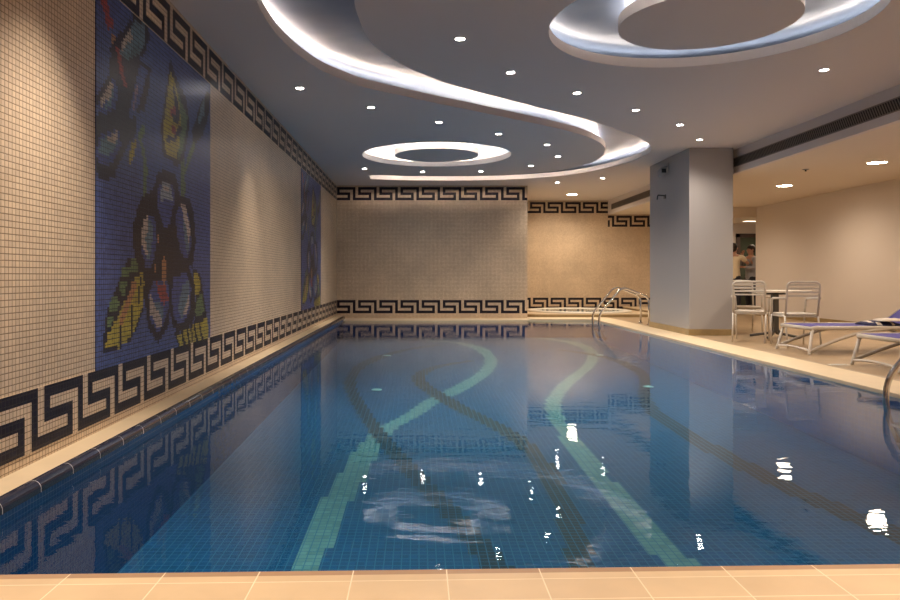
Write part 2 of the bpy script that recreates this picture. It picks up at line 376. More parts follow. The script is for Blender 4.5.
RIBBONS = {
 'G1': [ (0.232, 15.526, 0.211), (0.747, 15.247, 0.249), (1.148, 14.304, 0.272), (1.242, 12.857, 0.227), (1.036, 11.364, 0.216), (0.582, 9.942, 0.271), (0.145, 8.899, 0.218), (-0.078, 8.157, 0.200), (-0.344, 7.441, 0.202), (-0.479, 6.524, 0.231), (-0.540, 5.756, 0.219), (-0.591, 5.235, 0.207), (-0.622, 4.527, 0.185), (-0.642, 4.103, 0.179), (-0.643, 3.843, 0.178) ],
 'G2': [ (1.871, 16.977, 0.231), (2.421, 16.323, 0.266), (2.997, 15.622, 0.298), (3.243, 14.803, 0.262), (3.187, 13.542, 0.203), (2.820, 12.122, 0.198), (2.324, 10.878, 0.207), (1.919, 9.865, 0.201), (1.622, 8.899, 0.194), (1.492, 8.003, 0.174), (1.454, 7.270, 0.168), (1.444, 6.592, 0.170), (1.431, 5.809, 0.174), (1.440, 5.214, 0.177), (1.443, 4.694, 0.185), (1.479, 4.117, 0.202), (1.495, 3.843, 0.209) ],
 'B1': [ (0.423, 14.803, 0.161), (-0.173, 14.145, 0.192), (-0.689, 12.989, 0.230), (-0.969, 11.677, 0.191), (-0.963, 10.263, 0.168), (-0.774, 9.025, 0.160), (-0.520, 7.806, 0.159), (-0.335, 7.029, 0.163), (-0.074, 6.029, 0.164), (0.150, 5.257, 0.165), (0.320, 4.609, 0.163), (0.438, 4.130, 0.157), (0.502, 3.843, 0.157) ],
 'B2': [ (0.866, 12.479, 0.170), (0.340, 11.895, 0.194), (0.046, 11.164, 0.197), (0.014, 10.347, 0.197), (0.218, 9.426, 0.231), (0.476, 8.540, 0.209), (0.766, 7.711, 0.199), (0.961, 6.991, 0.190), (1.032, 6.267, 0.171), (1.033, 5.460, 0.156), (0.977, 4.694, 0.160), (0.913, 4.117, 0.168), (0.884, 3.843, 0.167) ],
 'B3': [ (2.684, 13.989, 0.152), (3.232, 13.123, 0.196), (3.415, 11.895, 0.194), (3.288, 10.695, 0.175), (2.929, 9.568, 0.169), (2.671, 8.427, 0.183), (2.650, 7.188, 0.215), (2.704, 6.330, 0.224), (2.777, 5.654, 0.215), (2.898, 5.048, 0.234), (2.994, 4.576, 0.237), (3.060, 4.157, 0.238) ],
}
INLETS = [(-0.589, 13.123), (-0.555, 9.714), (3.098, 9.942), (3.265, 13.26), (3.22, 16.323)]
# ------------------------------------------------------------------ mosaic walls
def mosaic_wall(name, horiz, at, a0, a1, z0, z1, thick, mat):
    mb = MB()
    if horiz == 'Y':   # plane x = at
        mb.box(min(at, at+thick), max(at, at+thick), a0, a1, z0, z1)
    else:
        mb.box(a0, a1, min(at, at+thick), max(at, at+thick), z0, z1)
    return struct(mb.build(name, mat))
mosaic_wall('wall_left', 'Y', XL, YREAR, YB, -1.2, 3.4, -.2, M['wall_side'])
mosaic_wall('wall_back', 'X', YB, XL-.2, XA, -1.2, 3.4, .2, M['wall_back'])
mosaic_wall('wall_return', 'Y', XA, YB+.2, YB2, -.2, 3.4, -.2, M['wall_side'])
mosaic_wall('wall_alcove', 'X', YB2, XA-.2, 7.3, -.2, 3.4, .2, M['wall_back'])
mb = MB(); mb.box(XR, XR+.2, YREAR, 17.9, -.2, 3.4); struct(mb.build('wall_right', M['wallpaint']))
mb = MB(); mb.box(7.3, 11.2, YB2, YB2+.2, -.2, 3.4); struct(mb.build('wall_lobby_back', M['wallpaint']))
mb = MB(); mb.box(11.0, 11.2, 17.7, YB2, -.2, 3.4); struct(mb.build('wall_lobby_side', M['wallpaint']))
mb = MB(); mb.box(XR+.2, 11.2, 17.7, 17.9, -.2, 3.4); struct(mb.build('wall_lobby_front', M['wallpaint']))
mb = MB(); mb.box(XL-.2, XR+.2, YREAR-.2, YREAR, -.2, 3.4); struct(mb.build('wall_rear', M['wallpaint']))

KEY = ["11111110", "10000010", "11111010", "00001010", "11111011"]   # one period of the meander, rows from the top
def key_black(col, row): return KEY[row][col % 8] == '1'
U = .06
def frieze(name, horiz, at, a0, a1, origin, zb, proud, mats):
    """meander band, five units high; proud = signed offset into the room"""
    mb = MB(); f = at+proud
    k0 = math.floor((a0-origin)/U); k1 = math.ceil((a1-origin)/U)
    for row in range(5):
        zt = zb+U*(5-row); zl = zt-U
        k = k0
        while k < k1:
            c = key_black(k, row); e = k
            while e+1 < k1 and key_black(e+1, row) == c: e += 1
            s0 = max(a0, origin+k*U); s1 = min(a1, origin+(e+1)*U); k = e+1
            if s1-s0 < 1e-4: continue
            if horiz == 'Y': mb.quad((f, s0, zl), (f, s1, zl), (f, s1, zt), (f, s0, zt), 0 if c else 1)
            else: mb.quad((s0, f, zl), (s1, f, zl), (s1, f, zt), (s0, f, zt), 0 if c else 1)
    z0, z1 = zb, zb+5*U
    if horiz == 'Y':
        for z in (z0, z1): mb.quad((at, a0, z), (at, a1, z), (f, a1, z), (f, a0, z), 1)
        for a in (a0, a1): mb.quad((at, a, z0), (at, a, z1), (f, a, z1), (f, a, z0), 1)
    else:
        for z in (z0, z1): mb.quad((a0, at, z), (a1, at, z), (a1, f, z), (a0, f, z), 1)
        for a in (a0, a1): mb.quad((a, at, z0), (a, at, z1), (a, f, z1), (a, f, z0), 1)
    return struct(mb.build(name, mats, fix=False))
SM, BMt = [M['navy_side'], M['wall_side']], [M['navy_back'], M['wall_back']]
frieze('trim_1', 'Y', XL, YREAR, YB, 4.60, .105, .004, SM)
frieze('trim_2', 'Y', XL, YREAR, YB, 4.58, 2.665, .004, SM)
frieze('trim_3', 'X', YB, XL+.005, XA, -1.86, .105, -.004, BMt)
frieze('trim_4', 'X', YB, XL+.005, XA, -1.86, 2.665, -.004, BMt)
frieze('trim_5', 'X', YB2, XA, 7.3, 2.14, .06, -.004, BMt)
frieze('trim_6', 'X', YB2, XA, XB, 4.94, 2.66, -.004, BMt)
frieze('trim_7', 'X', YB2, XB, 7.3, 5.37-.0, 2.29, -.004, BMt)

# ------------------------------------------------------------------ flower murals
PAL = {'K': (.012, .010, .022), 'B': (.055, .085, .30), 'T': (.13, .23, .30), 'G': (.09, .16, .20), 'W': (.50, .42, .36),
       'R': (.32, .055, .05), 'O': (.42, .20, .09), 'P': (.30, .20, .28), 'Y': (.42, .35, .05), 'E': (.12, .20, .09), 'L': (.30, .36, .42)}
def inside(px, py, poly):
    r = False; j = len(poly)-1
    for i in range(len(poly)):
        xi, yi = poly[i]; xj, yj = poly[j]
        if (yi > py) != (yj > py) and px < (xj-xi)*(py-yi)/(yj-yi)+xi: r = not r
        j = i
    return r
def make_mural(y0, label, group):
    rnd = random.Random(3)
    T = .03; nu, nv = 77, 75; z0 = .42-.015
    boxes = [(k, p, min(a for a, _ in p), max(a for a, _ in p), min(b for _, b in p), max(b for _, b in p)) for k, p in MURAL]
    mb = MB(); cols = []; x = XL+.006
    for i in range(nu):
        for j in range(nv):
            u, v = (i+.5)*T, (j+.5)*T
            key = None
            for k, p, a, b_, c, d in boxes:
                if a <= u <= b_ and c <= v <= d and inside(u, v, p): key = k
            base = PAL[key] if key else (.068, .105, .30)
            s = 1+rnd.uniform(-.22, .22)
            ya, yb = y0+i*T, y0+(i+1)*T; za, zb = z0+j*T, z0+(j+1)*T
            mb.quad((x, ya, za), (x, yb, za), (x, yb, zb), (x, ya, zb)); cols.append(tuple(c*s for c in base))
    ya, yb, za, zb = y0, y0+nu*T, z0, z0+nv*T
    for z in (za, zb): mb.quad((XL, ya, z), (XL, yb, z), (x, yb, z), (x, ya, z)); cols.append((.05, .08, .22))
    for y in (ya, yb): mb.quad((XL, y, za), (XL, y, zb), (x, y, zb), (x, y, za)); cols.append((.05, .08, .22))
    o = mb.build('mosaic_mural', M['mural'], colors=cols, fix=False)
    return tag(o, label, 'mural', group)
make_mural(4.22, 'large blue mosaic flower mural nearest the camera on the left beige wall', 'flower murals on the mosaic wall')
make_mural(11.58, 'far narrow-looking blue mosaic flower mural close to the back left corner', 'flower murals on the mosaic wall')

# ------------------------------------------------------------------ pool shell, decks
def floor_cell_colors():
    pass
def ribbons_at(y):
    """centre and half width of every ribbon where it crosses this y"""
    res = []
    for k, pts in RIB.items():
        for a, b in zip(pts[:-1], pts[1:]):
            if min(a[1], b[1]) <= y < max(a[1], b[1]):
                t = (y-a[1])/(b[1]-a[1]); res.append((k, a[0]+(b[0]-a[0])*t, (a[2]+(b[2]-a[2])*t)/2))
    return res
RIB = {k: catmull(v, 10) for k, v in RIBBONS.items()}
RC = {'G': (.25, .36, .33), 'B1': (.028, .022, .034), 'B2': (.075, .038, .030), 'B3': (.040, .026, .034)}
T = .05
mb = MB(); cols = []
rnd = random.Random(5)
y = 2.2
while y < PY1-1e-6:
    yc = y+T/2; rr = ribbons_at(yc)
    y2 = min(y+T, PY1)
    # near the crests of a curve the ribbon runs sideways, so also test distance
    near = []
    for k, pts in RIB.items():
        for p in pts:
            if abs(p[1]-yc) < p[2]*.42: near.append((k, p[0], p[1], p[2]))
    n = int(round((PX1-PX0)/T))
    for i in range(n):
        x = PX0+i*(PX1-PX0)/n; x2 = PX0+(i+1)*(PX1-PX0)/n; xc = (x+x2)/2
        key = None
        for k, cx, hw in rr:
            if abs(xc-cx) < hw: key = k
        if not key:
            for k, px, py, w in near:
                if (px-xc)**2+((py-yc))**2 < (w*.42)**2: key = k; break
        base = RC.get(key, RC['G']) if key else (.010, .088, .225)
        s = 1+rnd.uniform(-.18, .18)
        mb.quad((x, y, zfloor(y)), (x2, y, zfloor(y)), (x2, y2, zfloor(y2)), (x, y2, zfloor(y2)))
        cols.append(tuple(c*s for c in base))
    y += T
struct(mb.build('floor_pool', M['pool_floor'], colors=cols, fix=False))
# pool side walls
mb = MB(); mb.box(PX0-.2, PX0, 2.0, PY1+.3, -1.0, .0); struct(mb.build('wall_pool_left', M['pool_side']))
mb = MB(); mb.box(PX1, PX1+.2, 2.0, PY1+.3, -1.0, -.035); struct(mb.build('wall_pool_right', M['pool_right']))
mb = MB(); mb.box(PX0, PX1, PY1, PY1+.2, -1.0, -.10); struct(mb.build('wall_pool_far', M['pool_end']))
mb = MB()
n = 8
for i in range(n):
    xa = PX0+(PX1-PX0)*i/n; xb = PX0+(PX1-PX0)*(i+1)/n
    mb.quad((xa, py0(xa)-.02, -1.0), (xb, py0(xb)-.02, -1.0), (xb, py0(xb)-.02, -.05), (xa, py0(xa)-.02, -.05))
    mb.quad((xa, py0(xa)-.2, -1.0), (xb, py0(xb)-.2, -1.0), (xb, py0(xb)-.2, -.05), (xa, py0(xa)-.2, -.05))
    mb.quad((xa, py0(xa)-.2, -.05), (xb, py0(xb)-.2, -.05), (xb, py0(xb)-.02, -.05), (xa, py0(xa)-.02, -.05))
struct(mb.build('wall_pool_near', M['pool_end']))
# water sheet
mb = MB(); mb.poly([(PX0, py0(PX0)-.012, ZW), (PX1, py0(PX1)-.012, ZW), (PX1, PY1, ZW), (PX0, PY1, ZW)])
o = mb.build('pool_water', M['water'], fix=False)
tag(o, 'still blue pool water filling the long indoor swimming pool', 'water', kind='stuff')

# left ledge and navy coping
mb = MB(); mb.box(XL, PX0-.04, py0(-1.7), YB, -.02, .05); struct(mb.build('trim_8', M['ledge'], bevel=.004))
cop_i = 0
L0 = 2.33; seglen = .30
mb = MB(); gm = MB()
k = 0; y = L0
prof = [(-1.708, .0), (-1.708, .052)]
for a in range(7):
    t = a/6*PI/2; prof.append((-1.708+.012+.036*math.sin(t), .052-.036*(1-math.cos(t))))
prof.append((-1.660, .0))
while y < PY1+.3:
    ya, yb = y+.002, min(y+seglen-.002, PY1+.3)
    v = [(x_, ya, z_) for x_, z_ in prof]+[(x_, yb, z_) for x_, z_ in prof]
    m_ = len(prof)
    f = [(i, (i+1) % m_, m_+(i+1) % m_, m_+i) for i in range(m_)]+[tuple(range(m_)), tuple(range(2*m_-1, m_-1, -1))]
    mb.raw(v, f, 0, False)
    p2 = [(x_-(.0003 if x_ > -1.70 else 0), z_-.0003) for x_, z_ in prof]
    v = [(x_, y-.002, z_) for x_, z_ in p2]+[(x_, y+.002, z_) for x_, z_ in p2]
    mb.raw(v, f, 1, False)
    y += seglen
struct(mb.build('trim_9', [M['coping_navy'], M['towel_white']]))

# decks
mb = MB(); mb.poly([(XL, YREAR, 0), (XR, YREAR, 0), (XR, py0(XR)-.04 if False else 2.45, 0), (4.33, 2.45, 0), (PX1+.0, py0(PX1)-.04, 0), (XL, py0(XL)-.04, 0)])
struct(mb.build('floor', M['deck_front'], fix=False))
mb = MB()   # rounded near nosing
pr = [(-.04, 0), (-.006, 0), (-.002, -.001), (0, -.004), (0, -.045)]
for (d0, z0), (d1, z1) in zip(pr[:-1], pr[1:]):
    a, b_ = XL+.0, PX1
    mb.quad((a, py0(a)+d0, z0), (b_, py0(b_)+d0, z0), (b_, py0(b_)+d1, z1), (a, py0(a)+d1, z1), 0, True)
struct(mb.build('trim_10', M['coping_nose'], fix=False))
mb = MB(); mb.box(4.33, 11.2, 2.45, YB2, -.12, 0); mb.box(PX1, 4.33, 16.9, YB2, -.12, 0); mb.box(XA, PX1, 16.9, YB2, -.12, 0)
struct(mb.build('floor_side', M['deck_side']))
mb = MB(); mb.box(PX1, 4.33, py0(PX1)-.035, 16.9, -.034, 0.002)
struct(mb.build('trim_11', M['coping_light'], bevel=.006))
mb = MB(); mb.box(XL, XA, PY1-.0, YB, -.10, -.012); mb.box(XA, PX1, PY1, 16.9, -.10, .0)
struct(mb.build('trim_12', M['coping_light']))

# ------------------------------------------------------------------ ceiling with the swirl and ring recesses
SW_OUT = [(1.75, 3.12), (.95, 3.02), (.25, 3.2), (-.35, 3.6), (-.82, 4.2), (-1.1, 4.9), (-1.206, 5.46), (-1.22, 5.89), (-1.2, 6.3), (-1.126, 6.77), (-.99, 7.28),
          (-.81, 7.64), (-.606, 7.96), (-.373, 8.19), (.129, 8.65), (.67, 9.11), (1.33, 9.68), (1.915, 10.2), (2.42, 10.75), (2.83, 11.4), (3.07, 12.12),
          (3.15, 13.0), (2.95, 13.85), (2.46, 14.55), (1.59, 14.98), (.9, 15.08), (.165, 15.08), (-.5, 15.0), (-1.03, 14.92)]
SW_IN = [(-1.02, 15.55), (-.5, 15.68), (.0, 15.76), (.8, 15.78), (1.48, 15.7), (2.18, 15.5), (2.84, 15.1), (3.37, 14.4), (3.72, 13.4), (3.84, 12.54), (3.74, 11.8),
         (3.28, 10.93), (2.69, 10.2), (2.17, 9.6), (1.52, 9.0), (.887, 8.4), (.331, 7.85), (.078, 7.52), (-.156, 7.15), (-.354, 6.68), (-.45, 6.25),
         (-.478, 5.86), (-.48, 5.46), (-.40, 5.0), (-.18, 4.5), (.22, 4.1), (.75, 3.85), (1.3, 3.75), (1.75, 3.78)]
swirl = catmull(SW_OUT, 5)+catmull(SW_IN, 5)
def circle(cx, cy, r, n=96): return [(cx+r*math.cos(2*PI*i/n), cy+r*math.sin(2*PI*i/n)) for i in range(n)]
RINGS = [(2.34, 5.96, 1.27, .70), (.30, 12.52, 1.26, .71)]
cu = bpy.data.curves.new('ceiling', 'CURVE'); cu.dimensions = '2D'; cu.fill_mode = 'BOTH'
XCE = XB
outer = [(XL-.1, YREAR-.1), (XCE, YREAR-.1), (XCE, YB2+.1), (XL-.1, YB2+.1)]
for P in [outer, swirl]+[circle(*r[:3]) for r in RINGS]:
    sp = cu.splines.new('POLY'); sp.points.add(len(P)-1); sp.use_cyclic_u = True
    for q, p in zip(sp.points, P): q.co = (p[0], p[1], 0, 1)
cu.extrude = LIP/2
tmp = bpy.data.objects.new('tmp_ceiling', cu); COL.objects.link(tmp)
bpy.context.view_layer.update()
me = bpy.data.meshes.new_from_object(tmp.evaluated_get(bpy.context.evaluated_depsgraph_get()))
bpy.data.objects.remove(tmp)
me.transform(Matrix.Translation((0, 0, ZC+LIP/2)))
bm = bmesh.new(); bm.from_mesh(me); bmesh.ops.remove_doubles(bm, verts=bm.verts, dist=1e-5); bmesh.ops.recalc_face_normals(bm, faces=bm.faces); bm.to_mesh(me); bm.free()
me.materials.clear(); me.materials.append(M['ceiling'])
for p in me.polygons: p.use_smooth = False; p.material_index = 0
struct(bpy.data.objects.new('ceiling', me)); COL.objects.link(bpy.data.objects['ceiling'])
mb = MB(); mb.box(XL-.1, 11.2, YREAR-.1, YB2+.1, ZF, ZF+.1); struct(mb.build('ceiling_film', M['film']))
for i, (cx, cy, r, ri) in enumerate(RINGS):
    mb = MB(); mb.lathe([(ri, 0), (ri, LIP)], (cx, cy, ZC), 96, smooth=False); mb.lathe([(ri*.72, LIP), (ri*.72, ZF-ZC)], (cx, cy, ZC), 48, smooth=False)
    struct(mb.build('ceiling_disc_'+('near' if i == 0 else 'far'), M['ceiling']))
# LED ribbons lying on top of the lip, out of sight
def led_loop(P, off, name, mat, upto=None):
    n = len(P); Q2 = []; A = sum(P[i][0]*P[(i+1) % n][1]-P[(i+1) % n][0]*P[i][1] for i in range(n))
    sg = 1 if A > 0 else -1; mb = MB(); Q = []
    for i in range(n):
        a, b_ = Vector(P[(i-1) % n]), Vector(P[(i+1) % n]); t = (b_-a)
        if t.length < 1e-6: t = Vector((1, 0))
        t.normalize(); nrm = Vector((t.y, -t.x))*sg
        p = Vector(P[i])+nrm*off; q = Vector(P[i])+nrm*(off+.02); Q.append((p, q)); Q2.append((0, 0, nrm.y if off > 0 else 0))
    for i in range(upto or n):
        (a, b_), (c, d) = Q[i], Q[(i+1) % n]
        za, zb = (ZC+LIP+.012+.05*max(0, -q[2]) for q in (Q2[i], Q2[(i+1) % n]))
        mb.quad((a.x, a.y, za), (c.x, c.y, zb), (d.x, d.y, zb), (b_.x, b_.y, za))
        mb.quad((b_.x, b_.y, za-.03*max(0, -Q2[i][2])-.006), (d.x, d.y, zb-.03*max(0, -Q2[i][2])-.006), (d.x, d.y, zb), (b_.x, b_.y, za))
    return mb.build(name, mat, fix=False)
LEDM = M['led']
o = led_loop(swirl, .13, 'cove_light_strip', LEDM, len(catmull(SW_OUT, 5))+11*5); tag(o, 'hidden warm strip light glowing inside the long S shaped ceiling recess', 'strip light')
for (cx, cy, r, ri), lb in zip(RINGS, ['hidden strip light glowing inside the large near ceiling ring', 'hidden strip light glowing inside the small far ceiling ring']):
    lm = M['led_dim'] if cy < 8 else M['led_far']; o = led_loop(circle(cx, cy, r), .13, 'cove_light_strip', lm); tag(o, lb, 'strip light')
    i_ = led_loop(circle(cx, cy, ri), -.07, 'added_disc_strip', lm); i_.parent = o  # inner strip added to brighten the recess film and outer lip

# bulkhead and soffit
mb = MB(); mb.box(XB, XB+.08, YREAR, YB2, ZS, ZF); struct(mb.build('wall_bulkhead', M['ceiling']))
mb = MB(); mb.box(XB+.08, XR+.2, YREAR, 17.9, ZS, ZS+.08); mb.box(XB+.08, 7.3, 17.9, YB2, ZS, ZS+.08)
struct(mb.build('ceiling_soffit', M['soffit']))
mb = MB(); mb.box(7.3, 11.2, 17.9, YB2, 2.37, 2.45); mb.box(7.3, 11.2, 17.86, 17.9, 2.37, 2.75); mb.box(7.26, 7.3, 17.9, YB2, 2.37, 2.75)
struct(mb.build('ceiling_lobby', M['soffit']))
mb = MB(); mb.box(XR-.012, XR, 2.45, 17.9, 0, .09); struct(mb.build('baseboard_right', M['marble_brown']))
mb = MB(); mb.box(7.3, 11, YB2-.012, YB2, 0, .09); struct(mb.build('baseboard_lobby', M['marble_brown']))

# square pillar with a brown marble skirting
CX0, CX1, CY0, CY1 = 4.32, 5.02, 11.75, 13.75
mb = MB(); mb.box(CX0, CX1, CY0, CY1, 0, ZC); struct(mb.build('wall_pillar', M['plaster'], bevel=.004))
mb = MB(); mb.box(CX0-.012, CX1+.012, CY0-.012, CY1+.012, 0, .10); struct(mb.build('baseboard_pillar', M['marble_brown'], bevel=.003))
# the pillar is joined to the bulkhead by a short piece of wall
mb = MB(); mb.box(CX1, XB, CY0+.25, CY1-.1, ZS, ZC); struct(mb.build('wall_pillar_head', M['plaster']))
# ------------------------------------------------------------------ ventilation grilles
def vent(y0, y1, label):
    t = thing('ventilation_grille', (XB, (y0+y1)/2, 1.80+.95-.95), label, 'vent', 'linear air grilles in the bulkhead')
    h = (y1-y0)/2; z0, z1 = .0, .15
    mb = MB(); mb.box(-.003, -.001, -h, h, z0, z1); mb.build('backing', M['grille'], t)
    mb = MB()
    mb.box(-.012, -.001, -h, h, z0, z0+.012); mb.box(-.012, -.001, -h, h, z1-.012, z1)
    mb.box(-.012, -.001, -h, -h+.012, z0, z1); mb.box(-.012, -.001, h-.012, h, z0, z1); mb.build('frame', M['blade'], t)
    mb = MB(); n = int((y1-y0)/.045)
    for i in range(n):
        y = -h+.09+i*(2*h-.14)/(n-1); s_ = .07
        V = [(xx, y+dy-(s_ if zz == z0+.012 else 0), zz) for zz in (z0+.012, z1-.012) for xx, dy in ((-.010, -.005), (-.0035, -.005), (-.0035, .005), (-.010, .005))]
        mb.raw(V, [(3, 2, 1, 0), (4, 5, 6, 7), (0, 1, 5, 4), (1, 2, 6, 5), (2, 3, 7, 6), (3, 0, 4, 7)])
    o = mb.build('blades', M['blade'], t); o['kind'] = 'stuff'
    t.location.z = 2.72
    return t
vent(2.0, 12.4, 'long dark linear air grille along the bulkhead right of the pillar')
vent(14.6, 19.6, 'dark brown linear air grille in the bulkhead seen left of the pillar')

# ------------------------------------------------------------------ downlights
def downlight_proto(r, lens, name):
    t = bpy.data.objects.new(name, None); COL.objects.link(t)
    mb = MB(); mb.lathe([(r*1.02, -.001), (r*1.22, -.001), (r*1.22, -.006), (r*1.02, -.004)], seg=24, closed=True); mb.build('trim_ring', M['white'], t)
    mb = MB(); mb.lathe([(.0001, -.003), (r, -.002), (r, -.0005)], seg=24, smooth=False); mb.build('lens', lens, t)
    return t
def spot(name, loc, power, col, angle=120, blend=.6, r=.04, rot=(0, 0, 0), parent=None):
    l = bpy.data.lights.new(name, 'SPOT'); l.energy = power; l.color = col; l.spot_size = math.radians(angle); l.spot_blend = blend; l.shadow_soft_size = r
    o = bpy.data.objects.new(name, l); COL.objects.link(o); o.location = loc; o.rotation_euler = rot
    if parent: o.parent = parent
    return o
DL = [(.354, 6.35, 'small round downlight nearest the camera, inside the curve of the S recess'),
      (.923, 7.40, 'small round downlight in mid ceiling between the S recess and the large ring'),
      (1.77, 8.23, 'small round downlight just left and below the large ceiling ring'),
      (2.68, 9.08, 'small round downlight below the large ring, right of the S recess'),
      (3.54, 9.97, 'small round downlight nearer the pillar of the two close above it'),
      (4.22, 11.05, 'small round downlight in the ceiling just above the pillar top'),
      (4.03, 7.31, 'small round downlight alone at right between the large ring and the air grille'),
      (-1.30, 8.02, 'small round downlight nearest the left wall, left of the S recess'),
      (-.583, 8.93, 'second small downlight below the S recess counting from the left wall'),
      (.267, 9.80, 'small round downlight just above the small far ceiling ring'),
      (1.15, 10.6, 'small round downlight above right of the small far ring'),
      (2.0, 11.48, 'small round downlight tucked into the upper hook of the S recess'),
      (2.38, 12.59, 'small round downlight at the middle of the hook of the S recess'),
      (2.08, 13.66, 'small round downlight at the lower hook of the S recess'),
      (1.21, 14.39, 'small round downlight just below right of the small far ring'),
      (.07, 14.45, 'small round downlight directly below the small far ring'),
      (-1.04, 14.02, 'small round downlight in the far left corner by the end of the S recess'),
      (3.03, 16.1, 'small faint downlight below the hook near the back wall corner'),
      (3.85, 15.4, 'small faint downlight below right of the hook, left of the pillar')]
P_SMALL = 100; P_OFF = 108; P_SOFF = 120
WARM = (1, .79, .57); NEUT = (1, .86, .72)
dl = downlight_proto(.039, M['lamp'], 'ceiling_downlight')
for i, (x, y, lb) in enumerate(DL):
    o = dl if i == 0 else copy_tree(dl)
    o.location = (x, y, ZC); tag(o, lb, 'downlight', 'small recessed ceiling downlights')
    for_wall = x < -1
    s = spot('downlight_beam', (x, y, ZC-.012), P_SMALL*(1.25 if for_wall else 1.15), NEUT, 138 if not for_wall else 72, 1.)
bl = downlight_proto(.125, M['lamp_warm'], 'soffit_downlight')
BL = [(6.75, 10.83, ZS, 'large bright downlight nearer the camera in the side soffit at right'),
      (6.76, 13.60, ZS, 'large downlight farther along the side soffit, right of the pillar'),
      (3.85, 18.5, ZC, 'large warm downlight above the whirlpool alcove')]
for i, (x, y, z, lb) in enumerate(BL):
    o = bl if i == 0 else copy_tree(bl)
    o.location = (x, y, z); tag(o, lb, 'downlight', 'large round downlights')
    spot('soffit_beam', (x, y, z-.014), P_SOFF*(2.2 if z == ZC else 1), WARM, 165, .8, .12)
# light-only lamps out of view, above and behind the viewer
for x, y in ((-1.30, 3.55), (-1.25, 1.0), (-1.3, -1.5)):
    spot('downlight_beam', (x, y, ZC-.012), P_OFF*3.0, NEUT, 74, 1.)
for x, y in ((.9, 1.6), (2.9, 1.9), (4.3, 3.2), (1.6, -.8), (3.9, -.6)):  # guessed unseen lamps, added and boosted to brighten the near deck
    spot('downlight_beam', (x, y, ZC-.012), P_OFF*(2.3 if y > 1.5 and x < 3 else 1.2), NEUT, 110, .9)
for x, y in ((6.87, 8.2), (6.87, 5.4), (6.87, 2.6), (6.87, -.2), (6.3, 17.0), (8.9, 18.9)):
    spot('soffit_beam', (x, y, (ZS if y < 18 else 2.37)-.014), P_SOFF*(1 if y < 16 else 1.0), WARM, 165, .8, .12)

# small sprinkler on the soffit
t = thing('sprinkler_head', (6.05, 11.5, ZS), 'tiny flat sprinkler plate between the lights of the side soffit', 'sprinkler')
mb = MB(); mb.lathe([(.05, 0), (.05, -.006), (.02, -.012)], seg=20); mb.build('cover_plate', M['cam_grey'], t)
mb = MB(); mb.lathe([(.012, -.012), (.012, -.03), (.02, -.032)], seg=12); mb.build('nozzle', M['cam_dark'], t)

# lobby ceiling panel light, door
t = thing('panel_light', (8.9, 18.9, 2.37), 'flat warm ceiling panel light in the lobby beyond the pillar', 'ceiling light')
mb = MB(); mb.box(-.55, .55, -.12, .12, -.012, -.001); mb.build('housing', M['white'], t)
mb = MB(); mb.box(-.53, .53, -.10, .10, -.016, -.012); mb.build('diffuser', M['panel_light'], t)
d = bpy.data.objects.new('door_1', None); COL.objects.link(d); d.location = (9.4, YB2, 0); struct(d)
mb = MB(); mb.box(-.78, -.68, -.06, 0, 0, 2.10); mb.box(.68, .78, -.06, 0, 0, 2.10); mb.box(-.78, .78, -.06, 0, 2.0, 2.10); mb.box(-.03, .03, -.055, 0, 0, 2.0)
mb.box(-.68, .68, -.05, 0, 0, .12); mb.build('door_frame', M['door_brown'], d)
mb = MB(); mb.box(-.68, .68, -.03, -.01, .12, 2.0); mb.build('door_glass', M['glass'], d)
mb = MB(); mb.tube([(-.08, -.10, .9), (-.08, -.10, 1.3)], .012); mb.tube([(-.08, -.03, .95), (-.08, -.10, .95)], .008); mb.tube([(-.08, -.03, 1.25), (-.08, -.10, 1.25)], .008); mb.build('door_handle', M['steel'], d)

# security camera and small hook on the pillar's pool side
t = thing('security_camera', (CX0, 12.75, 2.78), 'grey security camera mounted high on the pool side of the pillar', 'camera')
mb = MB(); mb.box(-.012, 0, -.045, .045, -.02, .12); mb.tube([(-.01, 0, .07), (-.09, 0, .05), (-.11, 0, .0)], .014); mb.build('bracket', M['cam_grey'], t)
mb = MB(); q = Matrix.Translation((-.12, -.02, -.05)) @ Matrix.Rotation(math.radians(-12), 4, 'X'); mb.box(-.045, .045, -.12, .10, -.045, .045, mat=q); mb.build('housing', M['cam_grey'], t, bevel=.012)
mb = MB(); mb.box(-.035, .035, -.135, -.12, -.035, .035, mat=q); mb.build('lens', M['cam_dark'], t)
mb = MB(); mb.box(-.055, .055, -.16, .06, .045, .052, mat=q); mb.build('sunshield', M['cam_grey'], t)
t = thing('wall_hook', (CX0, 12.9, 2.34), 'small black angled bracket on the pillar below the camera', 'bracket')
mb = MB(); mb.box(-.012, 0, -.05, .05, -.035, .035); mb.build('plate', M['cam_dark'], t)
mb = MB(); mb.tube(rounded([(-.01, 0, .02), (-.13, 0, .03), (-.14, 0, -.05)], .02), .011); mb.build('arm', M['cam_dark'], t)

# ------------------------------------------------------------------ pool ladders
def ladder(x0, y0, ys, label):
    sx = x0; x0 = 4.0
    t = thing('pool_ladder', (sx, y0, 0), label, 'pool ladder', 'polished pool ladders')
    for dy in ys:
        mb = MB()
        pts = rounded([(3.62, 0, -.30), (3.50, 0, -.05), (3.50, 0, .20), (3.95, 0, .74), (4.47, 0, .54), (4.47, 0, 0)], .13, 8)
        mb.tube([(p.x-x0, p.y+dy, p.z) for p in pts], .021, 14); mb.build('rail', M['steel'], t)
        mb = MB(); mb.lathe([(.045, 0), (.045, .008), (.03, .018), (.022, .03)], (4.47-x0, dy, .0), 20); mb.build('flange', M['steel'], t)
    for z in (-.12, -.26):
        mb = MB(); mb.box(3.50-x0+(.02 if z > -.2 else .07), 3.60-x0+(.02 if z > -.2 else .07), min(ys), max(ys), z-.012, z+.012); mb.build('step', M['steel'], t, bevel=.005)
    return t
